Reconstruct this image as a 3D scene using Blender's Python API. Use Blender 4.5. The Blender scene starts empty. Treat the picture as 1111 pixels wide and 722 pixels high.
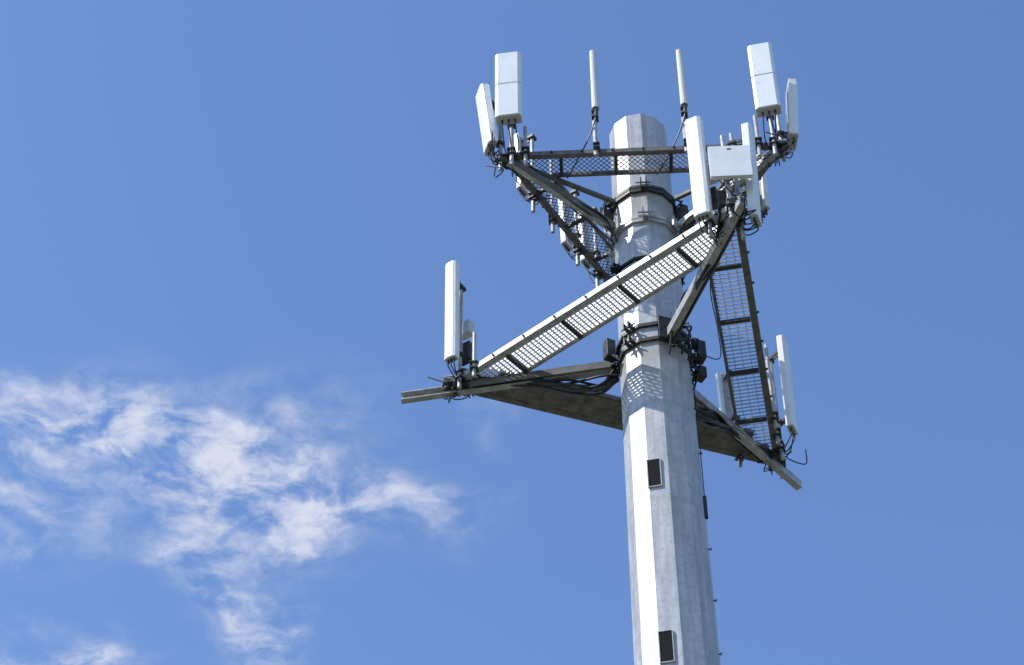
import bpy, bmesh, math, random
from mathutils import Vector, Matrix
random.seed(7)
S=bpy.context.scene
rad=math.radians
# ---------------------------------------------------------------- materials
def mat(name,base,rough=.5,metal=0.0,var=.15,scale=6.0,bump=0.0,stretch=(1,1,1),dark=None,spot=None,band=0):
    m=bpy.data.materials.new(name);m.use_nodes=True;nt=m.node_tree;N=nt.nodes;L=nt.links
    b=N['Principled BSDF'];b.inputs['Roughness'].default_value=rough;b.inputs['Metallic'].default_value=metal
    tc=N.new('ShaderNodeTexCoord');mp=N.new('ShaderNodeMapping');mp.inputs['Scale'].default_value=stretch
    L.new(tc.outputs['Object'],mp.inputs['Vector'])
    n=N.new('ShaderNodeTexNoise');n.inputs['Scale'].default_value=scale;n.inputs['Detail'].default_value=6;n.inputs['Roughness'].default_value=.65
    L.new(mp.outputs['Vector'],n.inputs['Vector'])
    r=N.new('ShaderNodeValToRGB');d=dark or tuple(c*(1-var*2) for c in base)
    l=tuple(min(1,c*(1+var)) for c in base)
    r.color_ramp.elements[0].position=.3;r.color_ramp.elements[0].color=(*d,1)
    r.color_ramp.elements[1].position=.7;r.color_ramp.elements[1].color=(*l,1)
    L.new(n.outputs['Fac'],r.inputs['Fac']);out=r.outputs['Color']
    def over(out,vec,scale,lo,hi,amt,col,det=5):
        n2=N.new('ShaderNodeTexNoise');n2.inputs['Scale'].default_value=scale;n2.inputs['Detail'].default_value=det
        L.new(vec,n2.inputs['Vector'])
        r2=N.new('ShaderNodeValToRGB');r2.color_ramp.elements[0].position=lo;r2.color_ramp.elements[1].position=hi
        r2.color_ramp.elements[0].color=(0,0,0,1);r2.color_ramp.elements[1].color=(amt,)*3+(1,)
        L.new(n2.outputs['Fac'],r2.inputs['Fac'])
        mx=N.new('ShaderNodeMixRGB');L.new(r2.outputs['Color'],mx.inputs['Fac']);L.new(out,mx.inputs['Color1']);mx.inputs['Color2'].default_value=(*col,1)
        return mx.outputs['Color']
    if spot: out=over(out,tc.outputs['Object'],spot[1],.5,.7,spot[2],spot[0])
    if band:
        mp2=N.new('ShaderNodeMapping');mp2.inputs['Scale'].default_value=(.25,.25,3.2);L.new(tc.outputs['Object'],mp2.inputs['Vector'])
        out=over(out,mp2.outputs['Vector'],1.6,.48,.66,band,tuple(c*.62 for c in base),3)
        mp3=N.new('ShaderNodeMapping');mp3.inputs['Scale'].default_value=(7,7,.22);L.new(tc.outputs['Object'],mp3.inputs['Vector'])
        out=over(out,mp3.outputs['Vector'],2.0,.52,.70,.4,tuple(c*k for c,k in zip(base,(.66,.62,.56))),4)
    L.new(out,b.inputs['Base Color'])
    if bump:
        bp=N.new('ShaderNodeBump');bp.inputs['Strength'].default_value=bump;bp.inputs['Distance'].default_value=.01
        L.new(n.outputs['Fac'],bp.inputs['Height']);L.new(bp.outputs['Normal'],b.inputs['Normal'])
    return m
M_POLE=mat('galvanised_pole',(.49,.487,.485),.5,.25,.16,3.5,.15,(2.2,2.2,.30),spot=((.29,.29,.30),14,.6),band=.35)
M_GALV=mat('galvanised_steel',(.46,.46,.455),.5,.2,.2,9,.1,spot=((.26,.25,.23),5,.55))
M_DULL=mat('weathered_steel',(.17,.162,.15),.65,.1,.25,7,.15,spot=((.08,.07,.06),4,.5))
M_SLAT=mat('grating_zinc',(.80,.80,.80),.5,.0,.05,12)
M_WHITE=mat('radome_white',(.82,.82,.80),.42,0,.03,3,0,spot=((.66,.65,.61),5,.35))
M_GREYP=mat('radome_grey',(.56,.57,.56),.45,0,.05,3)
M_BLACK=mat('black_rubber',(.018,.018,.020),.5,0,.2,10)
M_DARK=mat('dark_bracket',(.05,.048,.046),.55,.3,.25,10)
M_HOLE=mat('dark_opening',(.003,.003,.003),1,0,.1,4)
M_CONC=mat('concrete',(.34,.33,.31),.9,0,.15,3,.3)
MATS=[M_POLE,M_GALV,M_DULL,M_SLAT,M_WHITE,M_GREYP,M_BLACK,M_DARK,M_HOLE]
POLE,GALV,DULL,SLAT,WHITE,GREYP,BLACK,DARK,HOLE=range(9)
# ---------------------------------------------------------------- builder
class B:
    def __init__(s): s.v=[];s.f=[];s.m=[]
    def add(s,vs,fs,mi):
        o=len(s.v);s.v+=[tuple(v) for v in vs];s.f+=[tuple(i+o for i in f) for f in fs];s.m+=[mi]*len(fs)
    def boxm(s,M,sx,sy,sz,mi):
        vs=[M@Vector((x*sx/2,y*sy/2,z*sz/2)) for x in(-1,1) for y in(-1,1) for z in(-1,1)]
        s.add(vs,[(0,1,3,2),(4,6,7,5),(0,4,5,1),(2,3,7,6),(0,2,6,4),(1,5,7,3)],mi)
    def beam(s,a,b,w,h,mi,roll=0):
        a=Vector(a);b=Vector(b);d=(b-a);L=d.length;d.normalize()
        up=Vector((0,0,1)) if abs(d.z)<.95 else Vector((0,1,0))
        y=up.cross(d).normalized();z=d.cross(y)
        M=Matrix((( d.x,y.x,z.x,0),(d.y,y.y,z.y,0),(d.z,y.z,z.z,0),(0,0,0,1)))
        M=Matrix.Translation((a+b)/2)@M@Matrix.Rotation(roll,4,'X')
        s.boxm(M,L,w,h,mi)
    def angle(s,a,b,w,h,t,mi,flip=1):
        a=Vector(a);b=Vector(b);d=(b-a).normalized();y=Vector((0,0,1)).cross(d).normalized()
        s.beam(a,b,t,h,mi)
        o=y*flip*(w/2+t/2+.001)
        s.beam(a+o+Vector((0,0,h/2-t/2)),b+o+Vector((0,0,h/2-t/2)),w,t,mi)
        s.beam(a+o-Vector((0,0,h/2-t/2)),b+o-Vector((0,0,h/2-t/2)),w,t,mi)
    def tube(s,a,b,r,mi,n=10,r2=None,caps=True):
        a=Vector(a);b=Vector(b);d=(b-a).normalized();r2=r if r2 is None else r2
        u=(Vector((0,0,1)) if abs(d.z)<.9 else Vector((1,0,0))).cross(d).normalized();w=d.cross(u)
        vs=[a+(u*math.cos(2*math.pi*i/n)+w*math.sin(2*math.pi*i/n))*r for i in range(n)]+[b+(u*math.cos(2*math.pi*i/n)+w*math.sin(2*math.pi*i/n))*r2 for i in range(n)]
        fs=[(i,(i+1)%n,n+(i+1)%n,n+i) for i in range(n)]
        if caps: fs+=[tuple(range(n))[::-1],tuple(range(n,2*n))]
        s.add(vs,fs,mi)
    def path(s,pts,r,mi,n=6,sub=6):
        P=[Vector(p) for p in pts];Q=[]
        ext=[P[0]*2-P[1]]+P+[P[-1]*2-P[-2]]
        for i in range(1,len(ext)-2):
            p0,p1,p2,p3=ext[i-1:i+3]
            for k in range(sub):
                t=k/sub
                Q.append(.5*((2*p1)+(p2-p0)*t+(2*p0-5*p1+4*p2-p3)*t*t+(-p0+3*p1-3*p2+p3)*t**3))
        Q.append(P[-1])
        vs=[];u=None
        for i,q in enumerate(Q):
            d=(Q[min(i+1,len(Q)-1)]-Q[max(i-1,0)]).normalized()
            if u is None: u=(Vector((0,0,1)) if abs(d.z)<.9 else Vector((1,0,0))).cross(d).normalized()
            u=(u-d*u.dot(d)).normalized();w=d.cross(u)
            vs+=[q+(u*math.cos(2*math.pi*k/n)+w*math.sin(2*math.pi*k/n))*r for k in range(n)]
        fs=[(i*n+k,i*n+(k+1)%n,(i+1)*n+(k+1)%n,(i+1)*n+k) for i in range(len(Q)-1) for k in range(n)]
        s.add(vs,fs,mi)
    def obj(s,name,parent=None,bevel=0,smooth=False):
        me=bpy.data.meshes.new(name);me.from_pydata(s.v,[],s.f)
        used=sorted(set(s.m));mp={k:i for i,k in enumerate(used)}
        for k in used: me.materials.append(MATS[k])
        for p,k in zip(me.polygons,s.m): p.material_index=mp[k];p.use_smooth=smooth
        bm=bmesh.new();bm.from_mesh(me);bmesh.ops.recalc_face_normals(bm,faces=bm.faces);bm.to_mesh(me);bm.free()
        o=bpy.data.objects.new(name,me);S.collection.objects.link(o)
        if parent:o.parent=parent
        if bevel:
            b=o.modifiers.new('bevel','BEVEL');b.width=bevel;b.segments=2;b.limit_method='ANGLE'
        return o
def empty(name):
    e=bpy.data.objects.new(name,None);S.collection.objects.link(e);return e
def pol(th,r,z): return Vector((r*math.sin(th),-r*math.cos(th),z))
# ---------------------------------------------------------------- tower data (metres)
H1,R1,T1=23.95,2.99,.430
H2,R2,T2=27.14,2.394,.052
def prad(z):
    K=[(0,.70),(18.5,.522),(24,.500),(26.4,.482),(29.0,.462)]
    for (a,ra),(b,rb) in zip(K,K[1:]):
        if z<=b: return ra+(rb-ra)*(z-a)/(b-a)
    return K[-1][1]
tower=empty('monopole_tower')
NS=12;A0=rad(-82)
def ring(r,z,off=0): return [pol(A0+2*math.pi*i/NS,r,z)for i in range(NS)]
b=B()
def section(z0,z1,extra):
    r0,r1=prad(z0)+extra,prad(z1)+extra
    vs=ring(r0,z0)+ring(r1,z1)+ring(r0-.012,z0)+ring(r1-.012,z1)
    fs=[]
    for i in range(NS):
        j=(i+1)%NS
        fs+=[(i,j,NS+j,NS+i),(2*NS+i,3*NS+i,3*NS+j,2*NS+j),(i,2*NS+i,2*NS+j,j),(NS+i,NS+j,3*NS+j,3*NS+i)]
    b.add(vs,fs,POLE)
section(.35,11.5,.02);section(11.4,26.0,.006);section(25.9,29.0,0)
b.obj('pole_shaft',tower,.005)
b=B();b.add(ring(prad(29)-.013,28.97)+[Vector((0,0,29.02))],[(i,(i+1)%NS,NS) for i in range(NS)],POLE);b.obj('top_cap',tower)
b=B()
for i in range(2): b.tube((0,0,.2+.1*i),(0,0,.3+.1*i-.004),1.0-.1*i,DULL,32)
for i in range(16):
    p=pol(2*math.pi*i/16,.82,.39);b.tube(p,p+Vector((0,0,.12)),.03,GALV,6)
b.obj('base_plate',tower)
b=B();b.tube((0,0,-.3),(0,0,.2),1.5,DULL,40);o=b.obj('concrete_footing',tower);o.data.materials[0]=M_CONC
# hand holes
b=B()
for zc in (21.22,18.30,6.0,1.6):
    th=rad(-7)
    if zc<11.5:
        ra_,rb_=prad(.35)+.02,prad(11.5)+.02;r_=ra_+(rb_-ra_)*(zc-.35)/11.15
    else:
        ra_,rb_=prad(11.4)+.006,prad(26)+.006;r_=ra_+(rb_-ra_)*(zc-11.4)/14.6
    ap=r_*math.cos(rad(15))
    n=pol(th,1,0);tx=Vector((math.cos(th),math.sin(th),0))
    c=n*(ap+.006)+tx*(-.055);c.z=zc
    M=Matrix(((tx.x,n.x,0,c.x),(tx.y,n.y,0,c.y),(0,0,1,c.z),(0,0,0,1)))
    w,h=.165,.47
    for sx in(-1,1): b.boxm(M@Matrix.Translation((sx*(w/2+.006),.004,0)),.012,.034,h+.024,POLE)
    for sz in(-1,1): b.boxm(M@Matrix.Translation((0,.004,sz*(h/2+.006))),w-.002,.032,.012,POLE)
    b.boxm(M@Matrix.Translation((0,.0,0)),w-.004,.026,h-.004,HOLE)
b.obj('hand_holes',tower)
# step bolts
b=B();z=3.0
while z<28.5:
    th=rad(82);r=prad(z)*.985
    b.tube(pol(th,r-.02,z),pol(th,r+.045,z),.010,DULL,6);b.tube(pol(th,r+.04,z),pol(th,r+.055,z),.02,DULL,6)
    z+=.86
b.boxm(Matrix.Translation(pol(rad(84),.53,20.95)),.05,.07,.36,DARK)
b.path([pol(rad(84),.53,21.1),pol(rad(84),.53,22),pol(rad(84),.52,23.6)],.008,BLACK)
b.obj('step_bolts',tower)
# ---------------------------------------------------------------- platforms
def corners(H,R,T): return {k:pol(T+rad(d),R,H) for k,d in (('F',0),('P',120),('N',-120))}
def strip(b,A,Bp,kind,w=.5,railw=.10,raim=GALV):
    A=Vector(A);Bp=Vector(Bp);L=(Bp-A).length;e=(Bp-A).normalized()
    inn=Vector((-e.y,e.x,0))
    if inn.dot(Vector((-(A.x+Bp.x),-(A.y+Bp.y),0)))<0: inn=-inn
    b.beam(A,Bp,railw,railw,raim)
    ins=w*math.tan(rad(60))
    b.beam(A+e*ins+inn*w,Bp-e*ins+inn*w,.045,.07,raim)
    def wid(t): return max(0,min(w,min(t,L-t)*math.tan(rad(30))))
    def lng(q,z,ww,hh,m):
        s=max(q,.0)*math.tan(rad(60))+.05
        b.beam(A+e*s+inn*q+Vector((0,0,z)),Bp-e*s+inn*q+Vector((0,0,z)),ww,hh,m)
    if kind=='slat':
        for k in range(8): lng(railw/2+.035+k*.052,.018,.007,.044,SLAT)
        t=.32
        while t<L-.32:
            ww=wid(t)-.03
            if ww>.08: b.beam(A+e*t+inn*(railw/2+.002)-Vector((0,0,.016)),A+e*t+inn*(ww+random.uniform(-.01,.05)*(ww>.4))-Vector((0,0,.016)),.024,.012,SLAT)
            t+=.075
    elif kind=='bars':
        t=.3
        while t<L-.3:
            ww=wid(t)-.02
            if ww>.06: b.beam(A+e*t+inn*(railw/2+.002),A+e*t+inn*ww,.010,.016,GALV)
            t+=.075
        for q in (.14,.26,.38): lng(q,.02,.008,.012,GALV)
    elif kind=='mesh':
        st=.085;n=int((L+w)/st)
        for fam in (0,1):
            for i in range(-6,n+6):
                pts=[]
                for k in range(0,21):
                    q=w*k/20;t=i*st+(q if fam else w-q)
                    if q<=wid(t)+1e-4 and 0<t<L: pts.append((t,q))
                if len(pts)>1:
                    (t0,q0),(t1,q1)=pts[0],pts[-1]
                    z=.004 if fam else -.004
                    b.beam(A+e*t0+inn*q0+Vector((0,0,z)),A+e*t1+inn*q1+Vector((0,0,z)),.010,.007,DULL)
    elif kind=='plank':
        pw=(w-.06)/2
        for k in range(2):
            q=railw/2+.006+pw*(k+.5);s0=q*math.tan(rad(60))*.9
            b.beam(A+e*s0+inn*q,Bp-e*s0+inn*q,pw-.006,.10,DULL)
        for i in range(7):
            t=.7+i*(L-1.4)/6
            b.beam(A+e*t+inn*(railw/2+.01)+Vector((0,0,-.06)),A+e*t+inn*(wid(t)-.02)+Vector((0,0,-.06)),.02,.016,DULL)
    m=4
    for i in range(1,m+1):
        t=L*(i/(m+1))
        if kind=='plank': continue
        b.beam(A+e*t+inn*(railw/2+.003)+Vector((0,0,-.055)),A+e*t+inn*(wid(t)-.024)+Vector((0,0,-.055)),.055,.05,DARK)  # rungs under the grating: their shade is put into the dark colour
    for i in range(9):
        t=L*(i+.5)/9;p=A+e*t-inn*(railw/2);b.tube(p,p-inn*.03,.018,DARK,6)

def collar(b,z,h,T,extra=.06,mi=DARK,ears=True):
    r=prad(z)+extra
    for zz in (z-h/2,z+h/2-.06):
        b.add(ring(r,zz)+ring(r,zz+.06)+ring(r-.05,zz)+ring(r-.05,zz+.06),
          [q for i in range(NS) for j in ((i+1)%NS,) for q in ((i,j,NS+j,NS+i),(i,2*NS+i,2*NS+j,j),(NS+i,NS+j,3*NS+j,3*NS+i))],mi)
    for k in range(3):
        th=T+rad(120*k+60)
        for dz in (-h/2+.03,h/2-.03):
            c=pol(th,r+.05,z+dz)
            n=pol(th,1,0);tx=Vector((math.cos(th),math.sin(th),0))
            for s in(-.04,.04):
                M=Matrix(((n.x,tx.x,0,c.x+tx.x*s),(n.y,tx.y,0,c.y+tx.y*s),(0,0,1,c.z),(0,0,0,1)))
                b.boxm(M,.12,.018,.12,mi)
            b.tube(c-tx*.12,c+tx*.12,.014,GALV,6)
    if ears:
      for k in range(3):
        th=T+rad(120*k);n=pol(th,1,0);tx=Vector((math.cos(th),math.sin(th),0))
        c=pol(th,r+.045,z);M=Matrix(((n.x,tx.x,0,c.x),(n.y,tx.y,0,c.y),(0,0,1,c.z),(0,0,0,1)))
        b.boxm(M,.03,.34,h+.06,mi)

lp=empty('antenna_platform')
C1=corners(H1,R1,T1);C2={'UL':pol(T2-rad(60),R2,H2),'UR':pol(T2+rad(60),R2,H2),'UB':pol(T2+rad(180),R2,H2)}
b=B();collar(b,H1-.02,.36,T1,.05);b.obj('pole_collar',lp)
b=B();strip(b,C1['N'],C1['F'],'slat');b.obj('walkway_front',lp)
b=B();strip(b,C1['F'],C1['P'],'bars',raim=DULL);b.obj('walkway_side',lp)
b=B();strip(b,C1['P'],C1['N'],'plank',raim=DULL);b.obj('walkway_rear',lp)
b=B()
for k,d,ex in (('F',0,.22),('P',120,.52),('N',-120,.74)):
    th=T1+rad(d);tx=Vector((math.cos(th),math.sin(th),0))
    zz=H1-.12
    b.angle(pol(th,prad(H1)+.12,zz)-tx*.05,pol(th,R1+ex,zz)-tx*.05,.085,.15,.014,GALV,1)
    b.beam(pol(th,prad(H1)+.12,zz)+tx*.09,pol(th,R1-.3,zz)+tx*.09,.014,.13,DULL)
    b.boxm(Matrix.Translation(pol(th,R1-.02,H1-.055)),.26,.26,.018,DARK)
    b.boxm(Matrix.Translation(pol(th,R1-.02,H1+.065)),.24,.24,.018,GALV)
    for s in (-.09,.09):
        for q in (-.09,.09):
            p=pol(th,R1-.02,H1)+Vector((s,q,0));b.tube(p-Vector((0,0,.17)),p+Vector((0,0,.1)),.012,DARK,6)
b.obj('support_arms',lp)
up=empty('antenna_platform')
b=B();collar(b,H2-.02,.14,T2+rad(60),.045,DARK,False);collar(b,H2-.72,.14,T2+rad(60),.04,GALV);collar(b,H2-1.6,.06,T2,.035,DARK,False);b.obj('pole_collar',up)
b=B();strip(b,C2['UL'],C2['UR'],'mesh',.40,.085,DULL);b.obj('walkway_front',up)
b=B();strip(b,C2['UR'],C2['UB'],'mesh',.40,.085,DULL);b.obj('walkway_side',up)
b=B();strip(b,C2['UB'],C2['UL'],'mesh',.40,.085,DULL);b.obj('walkway_rear',up)
b=B()
for d in (-60,60,180):
    th=T2+rad(d);tx=Vector((math.cos(th),math.sin(th),0))
    b.beam(pol(th,prad(H2)+.1,H2-.70),pol(th,R2-.05,H2-.09),.10,.10,GALV)
    b.beam(pol(th,prad(H2)+.1,H2-.70)+tx*.062,pol(th,R2-.05,H2-.09)+tx*.062,.016,.14,DULL)
    b.beam(pol(th,prad(H2)+.06,H2-.05),pol(th,R2+.12,H2-.075),.06,.06,DULL)
    b.boxm(Matrix.Translation(pol(th,R2-.02,H2-.05)),.22,.22,.016,DARK)
    for s in (-.08,.08):
        p=pol(th,R2-.02,H2)+Vector((s,0,0));b.tube(p-Vector((0,0,.15)),p+Vector((0,0,.1)),.012,DARK,6)
b.obj('support_arms',up)
# ---------------------------------------------------------------- antennas
def panel(pos,th,z0,z1,w,d,tilt=0,pipe=(-.25,1.0),segs=1,col=WHITE,gap=.16,pr=.032,rru=False,yaw=0):
    b=B();P=Vector(pos)
    n=pol(th,1,0);x=Vector((math.cos(th),math.sin(th),0));M=Matrix(((x.x,n.x,0,P.x),(x.y,n.y,0,P.y),(0,0,1,P.z),(0,0,0,1)))
    b.tube(M@Vector((0,0,pipe[0])),M@Vector((0,0,pipe[1])),pr,GALV,12)
    for zz in (-.05,.06): b.boxm(M@Matrix.Translation((0,-.02,zz)),.13,.14,.025,DARK)
    h=z1-z0;MT=M@Matrix.Translation((0,gap+d/2,(z0+z1)/2))@Matrix.Rotation(rad(yaw),4,'Z')@Matrix.Rotation(-rad(tilt),4,'X')
    for k in range(segs):
        hh=h/segs;zc=-h/2+hh*(k+.5)
        c=min(.045,w*.2);prof=[(-w/2,-d/2),(w/2,-d/2),(w/2,d/2-c*.7),(w/2-c,d/2),(-w/2+c,d/2),(-w/2,d/2-c*.7)]
        za,zb=zc-hh/2+.012,zc+hh/2-.012
        vs=[MT@Vector((x,y,za)) for x,y in prof]+[MT@Vector((x,y,zb)) for x,y in prof]
        n=6;b.add(vs,[(i,(i+1)%n,n+(i+1)%n,n+i) for i in range(n)]+[tuple(range(n))[::-1],tuple(range(n,2*n))],col)
        b.boxm(MT@Matrix.Translation((0,-.002,za-.004)),w*.94,d*.9,.020,GREYP)
        b.boxm(MT@Matrix.Translation((0,-d/2-.006,zc)),w*.55,.012,hh*.9,GALV)
    for zz in (z0+h*.12,z1-h*.12):
        if zz<pipe[1]+.3:
            zp=min(zz,pipe[1]-.05)
            off=MT@Vector((0,-d/2,(zz-(z0+z1)/2)))
            b.beam(M@Vector((.03,0,zp)),off+ (M.to_3x3()@Vector((.03,0,0))),.02,.05,DARK)
            b.beam(M@Vector((-.03,0,zp)),off+(M.to_3x3()@Vector((-.03,0,0))),.02,.05,DARK)
            b.boxm(M@Matrix.Translation((0,0,zp)),.12,.11,.06,DARK)
    if rru:
        for j,(zz,hh) in enumerate(((.55,.34),(1.05,.26))):
            b.boxm(M@Matrix.Translation((.02,-.12,zz)),.2,.13,hh,GREYP if j else DARK)
    for s in (-1,0,1):
        q=MT@Vector((s*w*.25,0,-h/2-.0));b.tube(q,q-Vector((0,0,.06)),.018,DARK,8)
        e=M@Vector((s*.03,-.06-.05*abs(s),-.12))
        mid=(q+e)/2+Vector((random.uniform(-.06,.06),random.uniform(-.06,.06),-.10-random.random()*.1))
        b.path([q-Vector((0,0,.05)),q-Vector((0,0,.12)),mid,e,e-Vector((0,0,.08))+M.to_3x3()@Vector((0,-.2,0))],.011,BLACK)
    return b.obj('panel_antenna',None,.006)
def on(A,Bp,t,o,z=0):
    A=Vector(A);Bp=Vector(Bp);e=(Bp-A).normalized();n=Vector((e.y,-e.x,0))
    if n.dot(A+Bp)<0:n=-n
    p=A+e*t+n*o;p.z+=z;return p
N,F,P_=C1['N'],C1['F'],C1['P'];UL,UR,UB=C2['UL'],C2['UR'],C2['UB']
aF=T2;aL=T2-rad(120);aR=T2+rad(120)
panel(on(UL,UR,.09,.08),aF+rad(-6),.46,2.04,.40,.20,0,(-.3,.9),2)
panel(on(UL,UR,4.03,.08),aF+rad(-10),.42,2.01,.38,.20,0,(-.3,.9),2)
panel(on(UB,UL,4.14,.10),aL+rad(50),.20,1.58,.33,.14,6,(-.25,1.2),1)
panel(on(UR,UB,.06,.06),aR-rad(24),.20,1.58,.34,.15,5,(-.25,1.1),1)
for t,z1 in ((3.25,1.6),(1.95,1.55),(1.35,1.7)):
    panel(on(UB,UL,t,.08),aL,z1-1.35,z1,.24,.11,2,(-.35,z1-.1),1)
for t,z1 in ((1.0,1.0),(2.4,1.15)):
    panel(on(UR,UB,t,.08),aR,z1-1.35,z1,.26,.11,2,(-.35,z1+.1),1)
a1=T1-rad(60);a2=T1+rad(60);a3=T1+rad(180)
panel(on(N,F,.22,.06),a1+rad(6),.16,2.20,.20,.13,1,(-.25,1.9),1,rru=True)
panel(on(N,F,4.75,.04),a1+rad(14),-.16,1.93,.24,.13,0,(-.35,1.6),1,rru=True)
panel(on(F,P_,.25,.04),a2-rad(10),-.12,1.85,.26,.13,2,(-.4,1.7),1)
panel(on(F,P_,4.85,.09),a2-rad(12),.26,2.22,.26,.12,1,(-.25,1.9),1)
panel(on(P_,N,.60,.06),a3,.62,1.95,.26,.12,1,(-.2,1.8),1)
b=B();p=on(N,F,5.12,.05);th=T1+rad(-22)
n=pol(th,1,0);x=Vector((math.cos(th),math.sin(th),0));M=Matrix(((x.x,n.x,0,p.x),(x.y,n.y,0,p.y),(0,0,1,p.z),(0,0,0,1)))
b.tube(M@Vector((0,0,-.25)),M@Vector((0,0,1.5)),.032,GALV,12)
b.boxm(M@Matrix.Translation((.05,.15,.74)),.57,.07,.64,WHITE)
b.boxm(M@Matrix.Translation((.05,.10,.74)),.5,.03,.54,GALV)
for zz in(.56,.91): b.boxm(M@Matrix.Translation((0,.045,zz)),.1,.1,.05,DARK)
b.boxm(M@Matrix.Translation((.05,.187,.99)),.06,.004,.025,DARK)
b.path([M@Vector((.05,.13,.42)),M@Vector((.07,.1,.3)),M@Vector((.0,-.05,.05)),M@Vector((0,-.1,-.1))],.012,BLACK)
b.obj('flat_panel_antenna',None,.012)
for t,zt in ((1.36,2.35),(2.72,2.28)):
    b=B();p=on(UL,UR,t,.075)
    b.tube(p+Vector((0,0,-.15)),p+Vector((0,0,.95)),.036,GALV,10)
    q=p+Vector((.03,-.06,0))
    b.tube(q+Vector((0,0,.72)),q+Vector((0,0,.9)),.036,DARK,10)
    b.tube(q+Vector((0,0,.9)),q+Vector((0,0,zt)),.060,GREYP,12,.052);b.tube(q+Vector((0,0,zt)),q+Vector((0,0,zt+.05)),.045,GREYP,12,.012)
    for zz in (-.03,.05,.70,.84): b.boxm(Matrix.Translation(p+Vector((.015,-.03,zz))),.10,.13,.03,DARK)
    b.path([q+Vector((0,0,.74)),q+Vector((-.02,-.02,.6)),q+Vector((-.14,.1,.3)),q+Vector((-.35,.3,0)),q+Vector((-.5,.5,-.1))],.011,BLACK)
    b.obj('whip_antenna')
def pipe(p,z0,z1,r=.03):
    b=B();b.tube(p+Vector((0,0,z0)),p+Vector((0,0,z1)),r,GALV,10)
    for zz in(-.05,.06): b.boxm(Matrix.Translation(p+Vector((0,0,zz))),.12,.12,.025,DARK)
    b.obj('mounting_pipe')
pipe(on(UL,UR,.30,.07),-.3,.6);pipe(on(UB,UL,2.7,.07),-.3,1.5);pipe(on(UB,UL,1.0,.07),-.3,1.4)
pipe(on(UL,UR,3.80,.07),-.3,.65);pipe(on(UL,UR,3.45,-.3),-.1,.7);pipe(on(F,P_,4.55,.06),-.2,1.9);pipe(on(F,P_,4.2,.06),-.2,1.2);pipe(on(N,F,.5,.06),-.2,.7)
# ---------------------------------------------------------------- cables
b=B();R_=random.uniform
for th,Rr,H,n,dr,lat in ((T1-rad(120),R1,H1,10,-.38,.10),(T1,R1,H1,4,-.05,.06),(T1+rad(120),R1,H1,12,-.34,.12)):
    tx=Vector((math.cos(th),math.sin(th),0))
    for i in range(n):
        j=R_(-lat,lat);s=dr+R_(-.14,.14)
        pts=[pol(th,.54,H-.35+R_(-.15,.2))+tx*j,pol(th,.8,H+s-.10)+tx*j,pol(th,1.25,H+s)+tx*R_(-lat,lat),pol(th,1.75,H-.18+R_(-.08,.03))+tx*R_(-.05,.05),pol(th,2.3,H-.1+R_(-.04,.03))+tx*R_(-.04,.06),pol(th,Rr-.15,H+.0+R_(-.1,.15))+tx*R_(-.2,.2)]
        b.path(pts,.019,BLACK)
for th in (T2-rad(60),T2+rad(60),T2+rad(180)):
    tx=Vector((math.cos(th),math.sin(th),0))
    for i in range(4):
        pts=[pol(th,.52,H2-1.0+R_(-.1,.1))+tx*R_(-.12,.12),pol(th,.75,H2-.68+R_(-.08,.05))+tx*R_(-.12,.12),pol(th,1.3,H2-.44+R_(-.08,.05))+tx*R_(-.08,.08),pol(th,R2-.15,H2-.02+R_(-.1,.1))+tx*R_(-.2,.2)]
        b.path(pts,.014,BLACK)
for k in range(24):
    th=random.choice((T1-rad(118),T1+rad(64),T1+rad(70),T1+rad(10),T1+rad(150)))+R_(-.3,.3);z=H1+R_(-.35,.28);r=prad(z)
    b.path([pol(th,r+.03,z),pol(th+.12,r+.12,z+R_(-.1,.1)),pol(th+.25,r+.13,z+R_(-.2,.1)),pol(th+.35,r+.04,z+R_(-.3,.0))],.017,BLACK)
for k in range(16):
    th=random.choice((T2-rad(85),T2+rad(80)))+R_(-.3,.3);z=H2-.2+R_(-.5,.3);r=prad(z)
    b.path([pol(th,r+.03,z),pol(th+.12,r+.12,z+R_(-.1,.1)),pol(th+.25,r+.13,z+R_(-.15,.1)),pol(th+.35,r+.03,z+R_(-.2,.0))],.015,BLACK)
for c in (F,P_,N,UL,UR):
    for k in range(5):
        a=c+Vector((R_(-.25,.25),R_(-.25,.25),R_(-.1,.2)))
        b.path([a,a+Vector((R_(-.1,.1),R_(-.1,.1),-.18)),a+Vector((R_(-.2,.2),R_(-.2,.2),-.24)),a+Vector((R_(-.25,.25),R_(-.2,.2),-.02))],.010,BLACK)
q=on(F,P_,1.6,-.45);w=pol(rad(60),.6,H1-.2)
b.path([on(F,P_,.5,-.3),on(F,P_,1.2,-.52,-.2),q+Vector((-.05,0,-.7)),(q+w)/2+Vector((.15,0,-.75)),w],.008,BLACK,sub=10)
b.obj('coaxial_cables',tower,0,True)
b=B()
for p,s in ((pol(T1+rad(12),.70,H1+.25),(.12,.12,.24)),(pol(T1-rad(100),.66,H1+.02),(.14,.14,.34)),(pol(T1-rad(125),.68,H1+.2),(.10,.12,.2)),(pol(T1+rad(60),.66,H1-.05),(.12,.16,.34)),(pol(T1+rad(85),.68,H1-.2),(.12,.16,.2)),(F+Vector((-.15,.15,.3)),(.16,.12,.3)),(N+Vector((.15,.1,.25)),(.14,.12,.26)),(P_+Vector((-.2,.0,.2)),(.14,.1,.24)),(pol(T2-rad(75),.62,H2-.3),(.14,.14,.2)),(pol(T2-rad(90),.62,H2-.0),(.12,.12,.16)),(pol(T2+rad(70),.62,H2-.4),(.14,.14,.26)),(pol(T2+rad(85),.60,H2-.1),(.12,.14,.2))):
    b.boxm(Matrix.Translation(p)@Matrix.Rotation(R_(-.6,.6),4,'Z'),*s,DARK)
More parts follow.
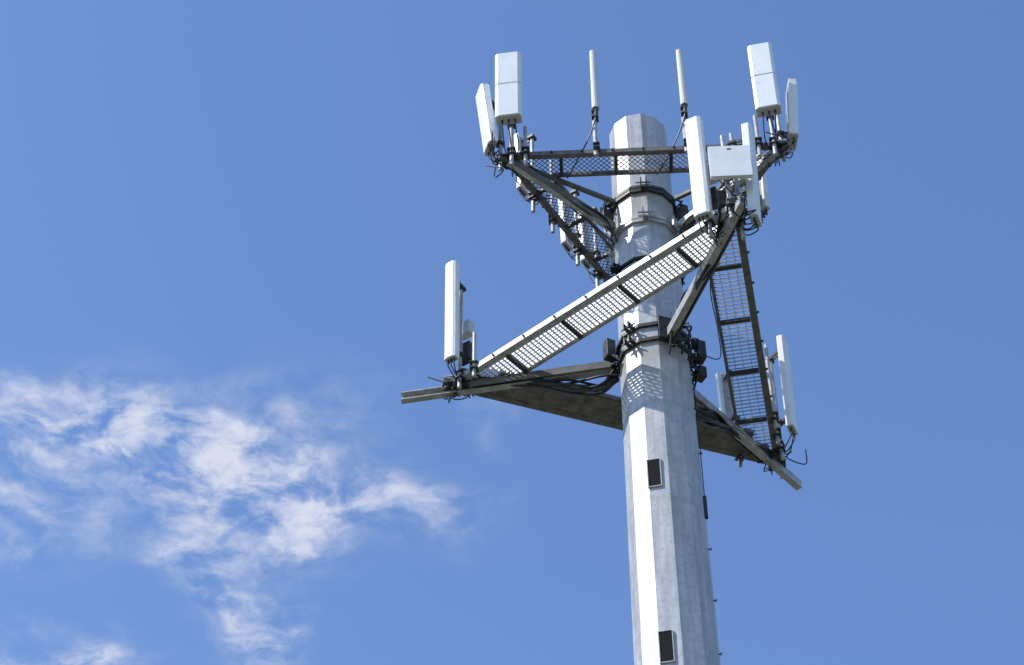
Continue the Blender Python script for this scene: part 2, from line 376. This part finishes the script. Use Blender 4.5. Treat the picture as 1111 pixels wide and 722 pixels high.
b.obj('clamp_boxes',tower,.008)  # plain dark boxes stand for the clamps at collars and corners
# ---------------------------------------------------------------- ground
me=bpy.data.meshes.new('ground');n=60;Rg=6000
vs=[(0,0,0)];fs=[]
rs=[5,20,60,200,800,2500,Rg]
for r in rs: vs+=[(r*math.cos(2*math.pi*i/n),r*math.sin(2*math.pi*i/n),0) for i in range(n)]
fs=[(0,1+i,1+(i+1)%n) for i in range(n)]
for k in range(len(rs)-1):
    a=1+k*n;c=a+n;fs+=[(a+i,c+i,c+(i+1)%n,a+(i+1)%n) for i in range(n)]
me.from_pydata(vs,[],fs);g=bpy.data.objects.new('ground',me);S.collection.objects.link(g)
me.materials.append(mat('dry_grass_ground',(.115,.115,.075),.95,0,.2,.8,.5,spot=((.19,.17,.13),.15,.7)))
# ---------------------------------------------------------------- world
SUN_EL,SUN_TH=rad(50),rad(-64)
sd=pol(SUN_TH,math.cos(SUN_EL),math.sin(SUN_EL))
W=bpy.data.worlds.new('World');S.world=W;W.use_nodes=True;nt=W.node_tree;N_=nt.nodes;L=nt.links
try:
    W.cycles.sampling_method='MANUAL';W.cycles.sample_map_resolution=256
except Exception: pass
bg=N_['Background'];bg.inputs['Strength'].default_value=.15
sky=N_.new('ShaderNodeTexSky');sky.sky_type='NISHITA';sky.sun_disc=False;sky.sun_elevation=SUN_EL;sky.sun_rotation=math.atan2(sd.x,sd.y)%(2*math.pi)
sky.altitude=200;sky.air_density=1.0;sky.dust_density=.35;sky.ozone_density=1.2
def math_(op,a,b=None,c=None,clamp=False):
    m=N_.new('ShaderNodeMath');m.operation=op;m.use_clamp=clamp
    for i,v in enumerate((a,b,c)):
        if v is None: continue
        if isinstance(v,(int,float)): m.inputs[i].default_value=v
        else: L.new(v,m.inputs[i])
    return m.outputs[0]
def vm(op,a,b):
    m=N_.new('ShaderNodeVectorMath');m.operation=op
    for i,v in enumerate((a,b)):
        if v is None: continue
        if isinstance(v,tuple): m.inputs[i].default_value=v
        else: L.new(v,m.inputs[i])
    return m.outputs['Value'] if op=='DOT_PRODUCT' else m.outputs[0]
tc=N_.new('ShaderNodeTexCoord');sp=N_.new('ShaderNodeSeparateXYZ');L.new(tc.outputs['Generated'],sp.inputs[0])
zc=math_('MAXIMUM',sp.outputs[2],.05)
cb=N_.new('ShaderNodeCombineXYZ');L.new(math_('DIVIDE',sp.outputs[0],zc),cb.inputs[0]);L.new(math_('DIVIDE',sp.outputs[1],zc),cb.inputs[1])
pl=cb.outputs[0]   # position on the cloud layer
def noise(v,scale,det,rough,dist=0):
    n=N_.new('ShaderNodeTexNoise');n.inputs['Scale'].default_value=scale;n.inputs['Detail'].default_value=det;n.inputs['Roughness'].default_value=rough;n.inputs['Distortion'].default_value=dist
    L.new(v,n.inputs['Vector']);return n
wn=noise(pl,15,4,.55)
warp=vm('MULTIPLY',vm('SUBTRACT',wn.outputs['Color'],(.5,.5,.5)),(.09,.10,0))
pw=vm('ADD',pl,warp)
mask=None
for x,y,sx,sy,wt in ((-.405,1.010,.045,.030,.8),(-.345,1.022,.045,.036,1.1),(-.293,1.068,.034,.045,1.05),(-.262,1.122,.028,.044,1.0),(-.21,1.105,.045,.034,.75),
    (-.330,1.165,.022,.06,.65),(-.303,1.235,.026,.055,.8),(-.45,1.262,.045,.028,1.0),(-.4496,1.0834,.035,.055,.6),(-.163,1.130,.04,.028,.45),(-.239,1.015,.05,.04,.5),(-.108,1.03,.010,.03,.35),(-.37,1.10,.06,.05,.4)):
    d=vm('MULTIPLY',vm('SUBTRACT',pw,(x,y,0)),(1/sx,1/sy,0))
    g_=math_('MULTIPLY',math_('EXPONENT',math_('MULTIPLY',vm('DOT_PRODUCT',d,d),-.75)),wt)
    mask=g_ if mask is None else math_('ADD',mask,g_)
mask=math_('MINIMUM',mask,1.15)
sw=vm('ADD',pl,vm('MULTIPLY',warp,(.45,.45,0)))
n1=noise(sw,26,8,.60)
nn=math_('MULTIPLY',math_('SUBTRACT',n1.outputs['Fac'],.5),3.9)
v=math_('MULTIPLY',mask,math_('ADD',nn,.55))
mr=N_.new('ShaderNodeMapRange');mr.interpolation_type='SMOOTHSTEP';mr.inputs['From Min'].default_value=-.08;mr.inputs['From Max'].default_value=1.3
L.new(v,mr.inputs['Value'])
alpha=math_('MULTIPLY',mr.outputs[0],.9,clamp=True)
tint=N_.new('ShaderNodeMixRGB');tint.blend_type='MULTIPLY';tint.inputs['Fac'].default_value=1;tint.inputs['Color2'].default_value=(1.04,1.22,1.49,1)
L.new(sky.outputs[0],tint.inputs['Color1'])
mx=N_.new('ShaderNodeMixRGB');L.new(alpha,mx.inputs['Fac']);L.new(tint.outputs[0],mx.inputs['Color1']);mx.inputs['Color2'].default_value=(5.0,5.2,6.0,1)
L.new(mx.outputs[0],bg.inputs['Color'])
sl=bpy.data.lights.new('sun','SUN');sl.energy=5.0;sl.angle=rad(.5);sl.color=(1,.97,.92)
so=bpy.data.objects.new('sun',sl);S.collection.objects.link(so);so.rotation_euler=sd.to_track_quat('Z','Y').to_euler();so.location=(-20,-10,40)
# ---------------------------------------------------------------- camera
cam=bpy.data.cameras.new('camera');cam.sensor_width=36;cam.lens=2360.5/1111*36;cam.clip_end=20000
co=bpy.data.objects.new('camera',cam);S.collection.objects.link(co);S.camera=co
yaw,pit,rol=-.09316,.80679,-.00728
f=Vector((math.sin(yaw)*math.cos(pit),math.cos(yaw)*math.cos(pit),math.sin(pit)));r0=Vector((math.cos(yaw),-math.sin(yaw),0));u0=r0.cross(f)
c,s=math.cos(rol),math.sin(rol);r=c*r0+s*u0;u=-s*r0+c*u0
co.matrix_world=Matrix(((r.x,u.x,-f.x,0),(r.y,u.y,-f.y,-22),(r.z,u.z,-f.z,1.6),(0,0,0,1)))
S.view_settings.view_transform='Standard';S.view_settings.look='None';S.view_settings.exposure=0
